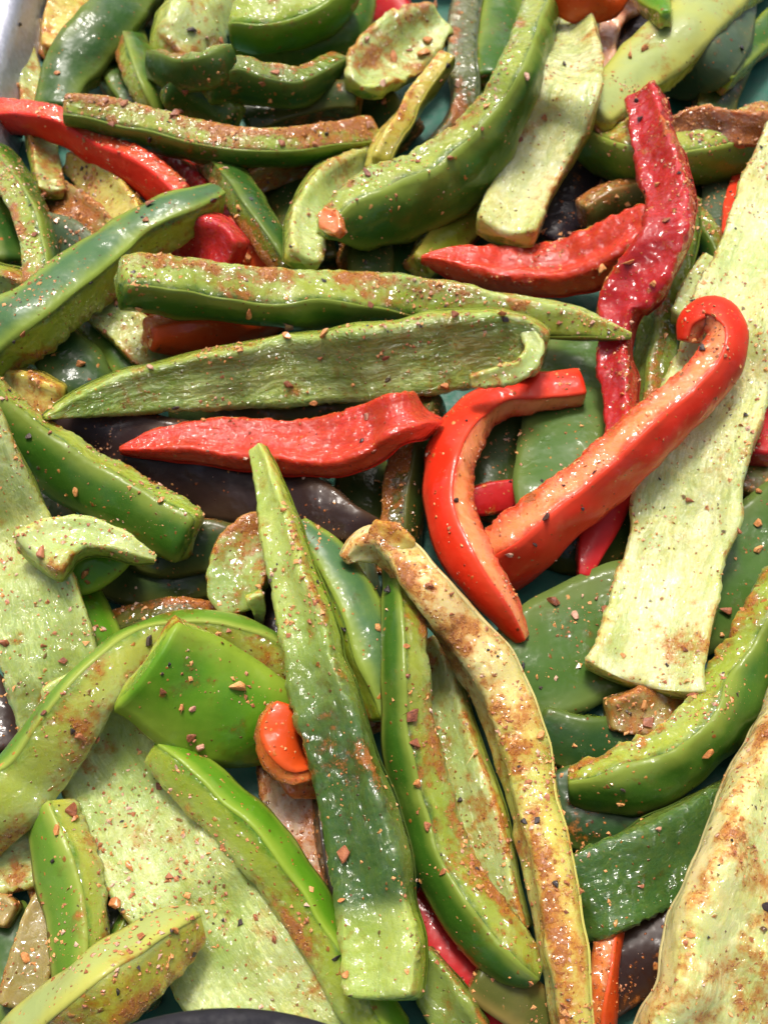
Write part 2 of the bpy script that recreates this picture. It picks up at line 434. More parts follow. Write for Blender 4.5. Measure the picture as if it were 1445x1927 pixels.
def sweep(pts, seed, bend=0.10, stiff=70.0, lift=0.0, rough=1.0, sink=0.2, cap=0.16, cutb=0.04):
    """solve how the strip lies on what is under it; returns body verts/faces/attr and skin verts/faces/attr in cm"""
    P = parse(pts)
    ts = np.concatenate([[0], np.cumsum(np.hypot(*np.diff(P[:, :2], axis=0).T))])
    n = int(np.clip(ts[-1] / 7.0, 12, 150))
    t = np.linspace(0, ts[-1], n)
    Q = spline(ts, P, t)
    x, y = Q[:, 0], Q[:, 1]
    w, th = np.maximum(Q[:, 2], 3), np.maximum(Q[:, 3], 3)
    ro = np.radians(np.interp(t, ts, P[:, 4]))
    th = np.minimum(th, np.maximum(w * 1.6, 6))
    # limp strips twist and swell a little along their length
    q3 = np.stack([t / 90.0, t * 0, t * 0], 1)
    ro = ro + 0.16 * vnoise(q3, 1.0, seed + 21) * rough
    w = w * (1 + 0.07 * vnoise(q3, 1.3, seed + 22)); th = th * (1 + 0.08 * vnoise(q3, 1.6, seed + 23))
    # footprint in the picture
    tx, ty = np.gradient(x), np.gradient(y)
    L = np.hypot(tx, ty) + 1e-9
    nx, ny = ty / L, -tx / L
    half = 0.5 * (w * np.abs(np.cos(ro)) + th * np.abs(np.sin(ro)))
    hz = 0.5 * (th * np.abs(np.cos(ro)) + w * np.abs(np.sin(ro)))
    z = np.full(n, 2.0)
    for it in range(3):
        kk = cm_per_px(at(x, y, z))
        hzc = hz * kk
        need = np.zeros(n)
        for f in np.linspace(-0.8, 0.8, 9):
            gi = ((y + ny * half * f + GOFF) / GR).astype(int).clip(0, ZB.shape[0] - 1)
            gj = ((x + nx * half * f + GOFF) / GR).astype(int).clip(0, ZB.shape[1] - 1)
            need = np.maximum(need, ZB[gi, gj] + hzc * math.sqrt(max(0.0, 1 - 0.75 * f * f)))
        need = need - sink * hzc
        sg = stiff / (ts[-1] / n)
        zz = gsmooth(need, sg)
        for _ in range(4):
            zz = gsmooth(np.maximum(zz, need), sg * 0.7)
        zz = gsmooth(np.maximum(zz, need - 0.10), min(sg * 0.3, 6))
        z = zz + lift
    C = at(x, y, z)
    kk = cm_per_px(C)
    # what lies above must clear this strip
    for f in np.linspace(-1, 1, 25):
        gi = ((y + ny * half * f + GOFF) / GR).astype(int).clip(0, ZB.shape[0] - 1)
        gj = ((x + nx * half * f + GOFF) / GR).astype(int).clip(0, ZB.shape[1] - 1)
        np.maximum.at(ZB, (gi, gj), z + hz * kk * math.sqrt(max(0.0, 1 - 0.8 * f * f)))
    wc, tc_ = w * kk, th * kk
    T = np.gradient(C, axis=0); T /= np.linalg.norm(T, axis=1)[:, None] + 1e-9
    Vw = CAM_C - C; Vw /= np.linalg.norm(Vw, axis=1)[:, None]
    Vw = Vw - (Vw * T).sum(1)[:, None] * T; Vw /= np.linalg.norm(Vw, axis=1)[:, None] + 1e-9
    Lf = np.cross(Vw, T)
    N = np.cos(ro)[:, None] * Vw + np.sin(ro)[:, None] * Lf
    B = np.cross(T, N)
    s = np.concatenate([[0], np.cumsum(np.linalg.norm(np.diff(C, axis=0), axis=1))])
    # caps: rounded-over blunt cut ends
    def caps(e, sign):
        d = cap * min(wc[e], tc_[e] * 1.4)
        return [(C[e] + sign * T[e] * d * a, wc[e] * k, tc_[e] * k, N[e], B[e], s[e] + sign * d * a) for a, k in ((0.55, 0.93), (0.9, 0.78), (1.05, 0.45), (1.08, 0.02))]
    rows = caps(0, -1)[::-1] + [(C[i], wc[i], tc_[i], N[i], B[i], s[i]) for i in range(n)] + caps(n - 1, 1)
    Cc = np.array([r[0] for r in rows]); W = np.array([r[1] for r in rows]); H = np.array([r[2] for r in rows])
    Nn = np.array([r[3] for r in rows]); Bb = np.array([r[4] for r in rows]); S = np.array([r[5] for r in rows])
    fade = np.ones(len(rows)); fade[:4] = fade[-4:] = 0.4

    def shape(R, grow=0.0, amp=1.0):
        fb, fn = R[None, :, 0], R[None, :, 1]
        m1 = 1 + 0.055 * amp * vnoise(np.stack([S * 1.1, S * 0, S * 0], 1), 1.0, seed)[:, None]
        b = fb * W[:, None] / 2 * m1
        nn = fn * H[:, None] / 2 - bend * (1 + 0 * S)[:, None] * W[:, None] * (fb ** 2 - 0.33)
        P3 = Cc[:, None, :] + Bb[:, None, :] * b[..., None] + Nn[:, None, :] * nn[..., None]
        # ragged cut faces and puckered inside wall, smooth skin side
        inner = np.clip((0.9 - fn) / 1.5, 0, 1) * np.ones_like(b)
        corner = (np.abs(fb) > 0.88) * (fn < -0.5) * 1.0
        dirv = Bb[:, None, :] * (np.sign(fb) * (np.abs(fb) > 0.9) * np.ones_like(b))[..., None] + Nn[:, None, :] * ((fn < -0.9) * -1.0 * np.ones_like(b) + (fn > 0.9))[..., None]
        sz = np.minimum(W, H * 1.5)[:, None]
        d = vnoise(P3, 1.5, seed + 3) * 0.045 * sz + inner * vnoise(P3, 3.6, seed + 5) * 0.028 * sz + corner * (1 - 2.2 * np.abs(vnoise(P3, 4.5, seed + 9))) * 0.050 * sz + inner * vnoise(P3, 9.0, seed + 11) * 0.010 * sz
        d = d + (fn < -0.9) * vnoise(np.stack([b * 2.6, S[:, None] * 0.22 * np.ones_like(b), b * 0], -1), 1.0, seed + 31) * 0.075 * np.minimum(W, 1.2)[:, None] * np.clip(W[:, None] - 0.5, 0, 1) * np.cos(fb * 1.5)
        d = d * rough * fade[:, None] + cutb * H[:, None] * (np.abs(fb) > 0.9) * np.clip(1 - fn ** 2, 0, 1)
        if grow: d = vnoise(P3, 1.5, seed + 3) * 0.045 * sz * rough * fade[:, None] + grow
        P3 = P3 + dirv * d[..., None]
        u = b + (fn - 1) * 0.0
        dep = (1 - fn) / 2 * np.ones_like(b)
        return P3, np.stack([b + np.sign(fb) * 0.0, S[:, None] * np.ones_like(b), dep], -1)

    Vb, Ab = shape(RING)
    M = len(rows)
    i, j = np.meshgrid(np.arange(M - 1), np.arange(NR), indexing='ij')
    Fb = np.stack([i * NR + j, i * NR + (j + 1) % NR, (i + 1) * NR + (j + 1) % NR, (i + 1) * NR + j], -1).reshape(-1, 4)
    Vs, As = shape(SK, grow=0.018)
    As[..., 2] = np.abs(SK[None, :, 0]) * np.ones(As.shape[:2])      # for the skin: 0 mid, 1 at its cut edge
    # tuck the two folded-over edges and the ends
    K = len(SK)
    Vs = Vs[1:-1]; As = As[1:-1]; Ms = M - 2
    Vs[0] = Vs[0] * 0.5 + Cc[1][None] * 0.5; Vs[-1] = Vs[-1] * 0.5 + Cc[-2][None] * 0.5
    Vs[:, 0] = Vs[:, 1] * 0.985 + Cc[1:-1] * 0.015 - Nn[1:-1] * np.minimum(0.05, H[1:-1] * 0.1)[:, None]
    Vs[:, -1] = Vs[:, -2] * 0.985 + Cc[1:-1] * 0.015 - Nn[1:-1] * np.minimum(0.05, H[1:-1] * 0.1)[:, None]
    i, j = np.meshgrid(np.arange(Ms - 1), np.arange(K - 1), indexing='ij')
    Fs = np.stack([i * K + j, i * K + j + 1, (i + 1) * K + j + 1, (i + 1) * K + j], -1).reshape(-1, 4)
    return (Vb.reshape(-1, 3), Fb, Ab.reshape(-1, 3)), (Vs.reshape(-1, 3), Fs, As.reshape(-1, 3)), C

def np_mesh(name, V, F, A, mat, origin, parent):
    me = bpy.data.meshes.new(name)
    V = (V - origin) * CM
    me.vertices.add(len(V)); me.vertices.foreach_set('co', V.astype(np.float32).ravel())
    me.loops.add(F.size); me.loops.foreach_set('vertex_index', F.astype(np.int32).ravel())
    me.polygons.add(len(F))
    me.polygons.foreach_set('loop_start', np.arange(0, F.size, 4, dtype=np.int32))
    me.polygons.foreach_set('use_smooth', np.ones(len(F), dtype=bool))
    at_ = me.attributes.new('st', 'FLOAT_VECTOR', 'POINT')
    at_.data.foreach_set('vector', A.astype(np.float32).ravel())
    av = me.attributes.new('vn', 'FLOAT', 'POINT')
    av.data.foreach_set('value', (A[:, 1] / max(1e-6, A[:, 1].max())).astype(np.float32))
    me.materials.append(mat)
    me.update(calc_edges=True); me.validate()
    return link(bpy.data.objects.new(name, me), parent)

PAL = {   # skin, cut face, inside wall (real colours, linear)
    'dk': ((0.024, 0.074, 0.010), (0.165, 0.220, 0.030), (0.215, 0.290, 0.062)),
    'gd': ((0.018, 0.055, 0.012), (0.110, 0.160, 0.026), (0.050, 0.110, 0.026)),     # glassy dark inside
    'md': ((0.036, 0.105, 0.009), (0.290, 0.350, 0.050), (0.310, 0.400, 0.130)),
    'lm': ((0.075, 0.205, 0.008), (0.300, 0.380, 0.040), (0.360, 0.440, 0.120)),
    'pl': ((0.105, 0.215, 0.018), (0.380, 0.420, 0.075), (0.420, 0.490, 0.200)),
    'cr': ((0.140, 0.230, 0.022), (0.500, 0.470, 0.100), (0.520, 0.550, 0.300)),
    'st': ((0.460, 0.390, 0.130), (0.680, 0.560, 0.260), (0.620, 0.600, 0.270)),
    'yl': ((0.170, 0.210, 0.014), (0.470, 0.370, 0.065), (0.540, 0.450, 0.120)),
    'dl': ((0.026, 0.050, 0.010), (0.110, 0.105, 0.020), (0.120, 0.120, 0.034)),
    'tn': ((0.080, 0.090, 0.018), (0.300, 0.205, 0.058), (0.300, 0.240, 0.085)),
    'gy': ((0.050, 0.085, 0.045), (0.130, 0.150, 0.060), (0.180, 0.205, 0.105)),
    'tl': ((0.055, 0.130, 0.045), (0.320, 0.400, 0.035), (0.340, 0.410, 0.080)),
    'wh': ((0.300, 0.360, 0.120), (0.430, 0.410, 0.050), (0.500, 0.480, 0.120)),
    'cu': ((0.300, 0.200, 0.120), (0.430, 0.260, 0.170), (0.430, 0.270, 0.180)),
    'pb': ((0.300, 0.100, 0.060), (0.460, 0.260, 0.160), (0.520, 0.380, 0.270)),
    'rr': ((0.640, 0.022, 0.010), (0.680, 0.085, 0.030), (0.520, 0.036, 0.020)),
    'cg': ((0.340, 0.360, 0.070), (0.560, 0.500, 0.130), (0.540, 0.520, 0.170)),
    'sg': ((0.440, 0.400, 0.150), (0.660, 0.560, 0.270), (0.520, 0.560, 0.230)),
    'rd': ((0.640, 0.026, 0.008), (0.800, 0.270, 0.115), (0.560, 0.040, 0.022)),
    'gs': ((0.055, 0.120, 0.020), (0.150, 0.190, 0.045), (0.150, 0.190, 0.070)),
    'or': ((0.540, 0.060, 0.008), (0.680, 0.200, 0.055), (0.640, 0.220, 0.085)),
    'cm': ((0.430, 0.014, 0.014), (0.480, 0.024, 0.020), (0.420, 0.016, 0.018)),
    'pk': ((0.420, 0.060, 0.040), (0.560, 0.250, 0.140), (0.600, 0.330, 0.210)),
    'br': ((0.026, 0.014, 0.012), (0.070, 0.040, 0.018), (0.060, 0.040, 0.020)),
    'pu': ((0.018, 0.013, 0.017), (0.070, 0.055, 0.030), (0.060, 0.050, 0.035)),
}
NAMES = {'rd': 'red_pepper_strip', 'cm': 'red_pepper_strip', 'pk': 'red_pepper_strip', 'pb': 'red_pepper_strip', 'rr': 'red_pepper_strip', 'or': 'orange_pepper_strip', 'br': 'purple_pepper_strip', 'pu': 'purple_pepper_strip'}
STRIPS = []

def S(label, pal, layer, pts, dirt=0.5, fib=0.0, ex=(), pal2=None, **kw):
    STRIPS.append((layer, len(STRIPS), label, pal, pts, dirt, fib, ex, kw, pal2))

def props(o, pal, dirt, fib, pal2=None):
    p = PAL[pal]
    for k, c in zip(('c_skin2', 'c_cut2', 'c_in2'), PAL[pal2 or pal]): o[k] = list(c)
    o['pale'] = 0.18 if pal in ('rd', 'rr', 'or', 'cm') else 1.0
    o['back'] = 1.0 if pal2 == 'gd' else 0.0
    o['turn'] = 1.0 if pal2 else 0.0
    jit = 1 + 0.10 * (random.random() - 0.5)
    for k, c in zip(('c_skin', 'c_cut', 'c_in'), p):
        o[k] = [q * jit for q in c]
    o['dirt'] = float(dirt); o['fib'] = float(fib)

def build_strips():
    top = 0
    for layer, idx, label, pal, pts, dirt, fib, ex, kw, pal2 in sorted(STRIPS, key=lambda q: (q[0], q[1])):
        dirt = max(dirt, 0.7) if layer <= 1 else dirt
        body, skin, C = sweep(pts, idx * 3.7 + 1, **kw)
        org = C.mean(0); org[2] = body[0][:, 2].min()
        root = link(bpy.data.objects.new(NAMES.get(pal, 'green_pepper_strip'), None))
        root.location = Vector(org) * CM
        root.empty_display_size = 0.01
        full, _, short = label.partition(' | ')
        tag(root, full, 'pepper strip')
        root['short'] = short or full
        f = np_mesh('flesh', *body, M_FLESH, org, root); props(f, pal, dirt, fib, pal2)
        k = np_mesh('skin', *skin, M_SKIN, org, root); props(k, pal, dirt, fib, pal2)
        for nm, epal, epts, ekw in ex:
            ekw = dict(ekw); ekd = ekw.pop('dirt', dirt)
            eb, es, _ = sweep(epts, idx * 3.7 + 2, **dict(dict(stiff=20.0, sink=0.55), **ekw))
            e = np_mesh(nm, *eb, M_FLESH, org, root); props(e, epal, ekd, 0.0)
            if nm == 'folded_skin':
                e2 = np_mesh('skin', *es, M_SKIN, org, e); props(e2, epal, ekd, 0.0)
        top = max(top, C[:, 2].max())
    print('pile height', round(float(top), 2), 'strips', len(STRIPS))

# ------------------------------------------------------------------ every strip: label, colour, layer from the bottom, course through the photo: x y width thickness roll
# -- deep in the heap
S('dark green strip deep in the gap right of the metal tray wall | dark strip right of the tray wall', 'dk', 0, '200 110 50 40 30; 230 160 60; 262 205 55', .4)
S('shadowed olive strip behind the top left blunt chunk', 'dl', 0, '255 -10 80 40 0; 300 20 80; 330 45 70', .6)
S('short tan strip wedged at the top left beside the big dark green skin | short tan strip, top left', 'yl', 2, '140 -25 75 30 170; 122 25 66; 112 60 60; 108 95 45', .75)
S('little grey green scrap between the metal tray wall and a tan strip | grey green scrap by the tray wall', 'tn', 1, '58 40 34 24 170; 72 62 50; 95 85 52; 112 105 45', .5)
S('narrow pale strip standing along the tray wall with a black tip | narrow black tipped pale strip', 'pl', 2, '32 38 12 26 200; 40 75 30; 52 130 42; 66 195 50; 78 270 50; 90 330 52; 97 362 45', .65)
S('big dark green skin strip lying glossy side up at the top left | big dark green skin, top left', 'dk', 4, '262 -40 105 36 -18; 215 30 102; 160 95 100; 125 145 92; 108 205 80', .35, bend=.14)
S('thin green strip with a crusted left edge, right of the big dark skin | thin green strip beside the big skin', 'md', 2, '235 45 45 40 50; 258 110 62; 280 170 60; 300 215 50', .75)
S('blunt pale chunk at the top with a dark green skin front | blunt pale chunk at the top', 'pl', 4, '400 -35 110 60 195; 385 15 118; 365 62 128; 350 95 120; 345 130 60 60 240', .55, bend=-.10,
  ex=[('folded_skin', 'dk', '290 122 46 30 -20; 335 138 62; 390 132 66; 430 108 45', {})])
S('short green strip with tan cut end below the blunt pale chunk | short green strip with tan end', 'dk', 3, '318 168 60 50 -20; 360 180 70; 405 200 66; 440 222 48', .6)
S('pale wedge with bright lime skin below its flat cut face, top edge | pale lime wedge, top edge', 'lm', 4, '448 48 70 70 -50; 490 52 84 74; 545 42 84; 600 18 76; 645 -22 70', .45, bend=.16)
S('dark green strip curling up beneath the pale lime wedge', 'md', 3, '455 78 55 50 -15; 520 104 66; 590 104 66; 645 72 62; 672 20 58; 676 -8 50', .5, bend=.14)
S('curled dark green strip with a notch in its tan rim | curled notched strip', 'dk', 3, '398 158 70 46 -42; 445 152 80; 500 162 70; 555 165 56; 600 145 48; 640 116 26', .6)
S('rounded green piece with an orange crusted pale end, top centre | rounded green piece, top centre', 'pl', 4, '822 42 70 36 160; 785 70 108; 735 105 124; 700 140 110; 688 166 70', .62, fib=.4, bend=.14, rough=2.0)
S('smooth crimson piece peeping out at the top centre', 'cm', 2, '650 -25 60 40 0; 710 0 80; 745 28 66; 765 62 40', .15, bend=.16)
S('olive strip in shadow under the curled notched strip', 'dl', 1, '470 235 60 50 30; 540 205 66; 610 190 60; 670 190 50', .8)
S('dull tan strip in the shade below the long crusted strip', 'tn', 1, '470 340 55 40 150; 525 315 60; 590 300 50', .8)
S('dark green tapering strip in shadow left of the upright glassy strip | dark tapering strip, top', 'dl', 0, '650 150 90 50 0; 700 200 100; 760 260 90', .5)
S('long red strip crossing from the left edge below the tray wall | long red strip, upper left', 'rr', 4, '-60 214 54 40 -50; 0 220 58; 60 224 58; 120 240 60; 175 276 66; 235 308 74; 290 340 72; 340 378 60', .35)
S('crimson strip twisting out from under the long red strip', 'cm', 2, '250 278 40 40 150; 305 310 60; 350 350 76; 395 405 96; 440 455 110; 500 495 90', .25, fib=.3)
S('crimson piece with a violet sheen above the broad lime strip', 'cm', 3, '300 470 60 50 160; 360 450 90; 410 458 90; 440 480 70', .1, fib=.2)
S('orange red piece lying right of the violet sheened crimson one', 'or', 2, '430 430 60 40 0; 470 468 70; 520 510 66; 560 540 40', .4)
S('long green strip with a brown crusted top across the upper left | long crusted strip, upper left', 'md', 5, '128 208 46 48 -62; 190 218 62 56; 260 238 66; 330 258 66; 400 272 62; 480 280 56; 560 276 52; 640 262 46; 700 250 34', .85)
S('yellowish strip with a ragged tan top, below the long red strip | yellowish strip with ragged top', 'yl', 3, '138 308 40 36 160; 172 330 60; 210 368 70; 245 418 72; 270 470 60', .6)
S('crumbled yellow scrap under the left end of the red strip', 'tn', 1, '92 350 40 40 180; 130 385 66; 175 425 78; 220 455 70', .75)
S('dull green scrap beside the pale green strip at the left', 'gy', 1, '85 430 60 40 0; 130 455 84; 175 490 80', .3)
S('pale green strip curving down the left edge', 'md', 2, '-45 275 70 50 65; 0 305 74; 40 360 76; 66 420 76; 80 480 74; 78 545 66', .5)
S('dark green skin at the left edge below the curving pale strip | dark skin at the left edge', 'dk', 0, '-40 380 70 50 20; 0 440 70; 20 500 60', .3)
S('glossy pale green strip tucked behind the blue sheened crescent', 'md', 1, '-60 520 80 50 150; 0 545 90; 60 560 80; 100 575 60', .3, fib=.4)
S('crescent of lime cut flesh with a bluish sheened skin, left | lime crescent at the left', 'tl', 5, '-60 694 96 84 46; -10 652 98 90; 50 606 98; 130 545 94; 190 502 88; 240 464 82 80 50; 290 432 78 76; 345 402 70 66; 408 374 36 48', .4, bend=.12, cutb=.0)
S('slim green strip with a crusted left face slanting down at upper centre | slim green strip, upper centre', 'dk', 4, '358 270 34 44 55; 400 296 60; 440 345 62; 475 400 62; 515 460 62; 565 530 56', .7)
S('yellow green strip standing between the slim crusted strip and the banana shaped strip | yellow green strip under the banana shape', 'pl', 4, '704 300 60 46 200; 650 330 80; 604 375 84; 578 425 74; 570 490 62', .55)
S('yellow flared strip pointing up left of the glassy upright strip | yellow flared strip', 'yl', 5, '840 112 30 34 70; 806 160 52; 768 210 76 40 80; 735 258 88 40 100; 712 310 84', .4)
S('glassy green upright strip with a thin clear edge, top centre | glassy upright strip, top', 'gy', 3, '888 -40 34 78 98; 872 40 34 78; 868 110 34 76; 876 170 34; 868 226 34 72; 835 272 32 64; 800 300 28 50', .5, rough=.8)
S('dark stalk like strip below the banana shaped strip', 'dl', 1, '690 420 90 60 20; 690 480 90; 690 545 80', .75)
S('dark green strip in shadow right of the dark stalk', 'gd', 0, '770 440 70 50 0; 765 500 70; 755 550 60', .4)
S('tan strip with a bluish glint under the right end of the banana shaped strip | tan strip under the banana shape', 'yl', 3, '905 385 60 50 0; 865 430 70; 825 468 66; 790 505 50', .6)
S('banana shaped green strip with ragged pale cut face, upper centre | banana shaped green strip', 'md', 6, '610 432 30 36 -40; 655 412 96 66 -40; 735 390 138 80 -38; 820 356 136 78 -40; 890 300 124 72 -44; 940 230 100 66 -52; 978 150 78 62 -58; 1005 70 66 60 -65; 1032 -35 62 56 -68', .35, bend=.15,
  ex=[('pith', 'or', '612 402 20 26 180; 626 420 40; 640 438 20', {'sink': .8, 'rough': 2.0})])
S('dark green skin at the top edge between the upright strip and the banana tip | dark skin at the top edge', 'md', 1, '955 -50 90 40 0; 945 20 96; 930 90 90; 922 150 60', .2, bend=.15)
S('lime green scrap by the upper right of the glassy upright strip | lime scrap beside the glassy strip', 'pl', 0, '930 110 50 40 0; 925 160 70; 915 200 60', .4)
S('wide pale inner slab slanting down at the upper right | pale slab, upper right', 'cr', 5, '1082 -50 80 46 170; 1072 40 92; 1078 110 100; 1062 185 124; 1028 275 124; 985 360 114; 950 440 112', .40, fib=.85, rough=.7, bend=.15)
S('smooth pale lime strip running to the top right corner | smooth pale lime strip, top right', 'wh', 4, '1420 -80 110 44 -24; 1350 -10 118; 1285 60 118; 1220 118 112; 1165 168 102; 1110 215 96', .45, bend=.16)
S('lime green stub at the top edge on the smooth pale strip | lime stub at the top edge', 'lm', 5, '1200 -50 50 34 20; 1222 -8 52; 1240 16 44; 1250 34 22', .2, bend=.2, rough=1.5, cap=.5)
S('orange piece at the top edge over the pale slab', 'or', 6, '1050 -20 60 40 -10; 1090 4 66; 1140 2 56; 1160 -10 40', .4)
S('pinkish red strip bending down behind the pale slab at the top | pinkish strip at the top', 'pk', 3, '1240 -14 50 36 170; 1190 8 46; 1155 36 42; 1140 90 40; 1136 150 40', .35)
S('brown skin in the shadowed gap right of the pinkish strip', 'br', 0, '1190 30 80 40 0; 1180 90 90; 1165 150 80', .3)  # brown body stands in for the shade in this gap
S('glassy green wet piece under the smooth pale lime strip', 'gy', 3, '1392 0 50 40 10; 1376 60 72; 1348 112 86; 1300 146 70; 1262 158 36', .5)
S('olive strip poking in from the right edge near the top', 'md', 2, '1490 20 50 44 -20; 1440 62 56; 1400 98 54; 1350 150 50', .6)
S('brown crusted stalk on the teal base at the top right', 'dl', 1, '1372 135 60 50 10; 1350 180 72; 1340 225 76', .9)
S('horizontal lime strip with a thick brown crust at the right | horizontal crusted lime strip', 'pl', 3, '1085 250 70 66 -45; 1150 280 92 80; 1230 292 96 84; 1310 290 100; 1390 276 100; 1470 250 96', .55, bend=.14,
  ex=[('crust', 'cu', '1262 240 44 26 180; 1310 232 60; 1370 238 62; 1440 246 58', {'sink': .9, 'dirt': 1.0, 'rough': 2.2})])
S('short grey brown piece behind the crimson strip at the right', 'tn', 2, '1100 402 50 44 -30; 1145 382 62; 1195 370 62; 1240 362 50', .75)
S('purple black glossy skin right of the pale slab', 'pu', 1, '1135 285 84 46 0; 1105 340 104; 1070 400 110; 1035 460 90', .25, bend=.14)
S('red skin peeping out behind the pale slab at the right edge | red skin behind the upper slab', 'rd', 2, '1475 270 70 40 0; 1420 330 72; 1392 390 60; 1378 450 44', .15)
S('grey translucent strip in the gap left of the long right slab | grey strip left of the long slab', 'gy', 1, '1345 335 46 40 0; 1345 420 50; 1335 505 48; 1325 560 40', .3)
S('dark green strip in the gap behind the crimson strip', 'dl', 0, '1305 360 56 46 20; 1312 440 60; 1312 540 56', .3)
S('red wedge with a glistening inner face, upper right | red wedge, upper right', 'rr', 4, '793 487 8 20 -132; 850 494 44 44; 920 508 76 56; 1000 514 100 60; 1080 502 108; 1150 470 96; 1225 424 70', .15, fib=.6, rough=1.3)
S('long crimson strip hanging from a knob at the upper right | long crimson strip, upper right', 'cm', 5, '1214 188 66 54 158; 1226 246 74; 1248 320 84; 1262 395 82; 1246 465 84; 1206 528 98; 1170 576 88; 1166 618 54; 1158 670 58; 1168 740 50; 1172 820 46', .45, rough=1.4)
S('translucent dull crimson tip below the red hook', 'cm', 3, '1165 880 66 30 10; 1140 960 72; 1112 1030 56; 1098 1085 24', .1)
S('glassy olive strip running down left of the long right slab', 'dk', 3, '1282 380 56 60 120; 1268 470 66; 1252 560 74; 1236 660 74; 1222 760 70; 1206 860 60', .45, fib=.4)
S('small pale knob beside the long right slab', 'pl', 3, '1340 500 50 44 170; 1312 550 60; 1288 600 56', .5)
S('very long wide pale slab down the right side | long right slab', 'cr', 5, '1530 180 130 50 174; 1495 300 140; 1450 430 154; 1404 560 166; 1358 700 178; 1312 860 186; 1282 1000 188; 1252 1120 188; 1208 1282 214', .32, fib=.85, rough=.7, bend=.15)
S('orange red hooked strip curling round at the right | orange red hooked strip', 'rd', 6, '1296 640 26 40 48; 1304 606 46 44; 1340 590 52 46; 1368 624 62 52; 1354 682 76 60; 1306 742 86 66; 1250 792 90 70; 1185 850 94 74; 1110 920 98 78; 1040 975 104 80; 975 1030 108 80; 915 1085 100 70', .3)
S('red strip bent like a hockey stick in the middle | hockey stick shaped red strip', 'rd', 7, '1086 728 58 44 -35; 1012 738 60 46 -38; 940 752 60 52 -42; 886 788 72 58; 852 850 78 62; 842 925 80 64; 856 1000 84 64; 892 1070 80 56; 938 1135 62 44; 982 1200 24 24', .22)
S('broad dark green skin piece behind the bent red strips', 'gs', 2, '1100 630 130 44 -8; 1080 720 148; 1058 820 156; 1035 920 140; 1020 990 100', .3, bend=.04)
S('magenta piece at the right edge beside the long slab', 'cm', 2, '1475 640 70 44 0; 1440 720 80; 1425 800 70; 1420 860 50', .2)
S('brownish scrap at the right edge under the magenta piece', 'tn', 1, '1470 830 70 50 0; 1430 880 80; 1400 930 70', .9)
S('dark red crumpled scrap in the gap inside the bent red strip | dark red crumpled scrap', 'cm', 1, '860 950 40 40 0; 910 940 56; 960 930 50; 1000 925 40', .9)
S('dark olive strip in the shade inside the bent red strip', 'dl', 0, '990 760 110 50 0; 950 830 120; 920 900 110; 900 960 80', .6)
# -- the middle
S('long lime strip with a pointed glassy right tip across the centre | long lime strip across the centre', 'md', 6, '236 534 76 84 -55; 300 538 84 86; 390 550 84; 480 560 80; 570 566 76 86 -50; 660 566 74 86 -60; 760 566 66 80 -70; 860 576 56 76 -80; 960 592 50 70 -90; 1060 606 42 62; 1130 620 30 40; 1186 632 8 12', .5, bend=.12)
S('broad spear shaped inner slab across the centre with a pale curled end | broad spear shaped central slab', 'md', 7, '86 785 8 20 164; 150 762 46 40; 240 738 76 48; 346 720 98; 450 706 118; 620 688 134; 760 672 144; 890 654 138; 975 652 116; 1015 662 88', .35, fib=1.5, rough=.7,
  ex=[('pith', 'pl', '888 716 24 24 180; 940 708 36; 985 690 34; 1006 655 30; 985 612 20', {'sink': 1.1, 'rough': 2.2})])
S('ragged pale strip with a purple tip at the left | ragged purple tipped strip', 'pl', 4, '152 556 26 30 195; 192 584 60; 242 622 76; 290 662 84; 345 698 70', .6, fib=.3)
S('green skin tucked under the ragged purple tipped strip', 'md', 2, '170 590 70 40 10; 220 650 90; 265 710 80', .2)
S('smooth orange bean shaped piece under the lime strip', 'or', 5, '284 632 50 50 -30; 330 628 76 56; 400 624 84; 460 608 80; 520 586 60', .3, bend=.2)
S('red scrap between the ragged pale strip and the lime strip', 'rd', 3, '262 585 30 34 0; 300 594 46; 340 600 40', .3)
S('very dark green wet strip with a light ridge at the left | very dark wet strip at left', 'gd', 2, '30 580 90 60 20; 85 640 110; 140 705 112; 200 775 100', .35, rough=1.5)
S('olive green strip in the dark gap left of the purple tipped strip | olive strip beside the purple tipped strip', 'dl', 1, '140 580 80 44 0; 175 640 80; 205 700 70', .4)
S('green strip end at the left edge above the yellow knob', 'md', 1, '-40 660 70 50 0; 10 660 70; 50 690 60', .3)
S('yellow rounded knob at the left edge', 'yl', 4, '-50 736 80 50 170; 10 738 92; 60 744 88; 96 750 66', .45, cap=.4, fib=.4)
S('long dark green strip with a yellow cut edge at the left | green strip with the yellow cut edge', 'md', 5, '-50 745 100 52 -28; 10 800 106 58; 75 852 108; 140 896 106; 210 934 106; 280 972 104; 350 1010 100', .45, bend=.14)
S('big purple brown skin across the left centre', 'br', 3, '70 790 70 50 0; 150 812 110; 240 844 150; 340 878 170; 440 908 160; 540 942 134; 620 972 96; 700 1000 40', .3, bend=.10)
S('dark olive strip along the shade under the spear shaped slab', 'dl', 2, '330 790 60 50 0; 450 782 70; 580 776 70; 700 772 70; 800 778 60', .6)
S('olive flap under the right tip of the purple brown skin', 'dl', 2, '560 1030 40 40 180; 610 1020 66; 650 1012 66; 680 1000 40', .3)
S('red spear shaped strip with a flared right end in the centre | red spear shape in the centre', 'rr', 8, '227 847 8 16 -142; 300 838 48 40; 390 834 70 46; 480 840 96 50; 560 846 116; 640 840 118; 700 818 112; 745 792 96; 788 782 80', .15, fib=.6, bend=.14)
S('glossy brown olive stalk under the flared red end', 'dl', 4, '808 760 70 56 60; 782 840 84; 766 920 88; 758 1000 84; 745 1080 70', .75)
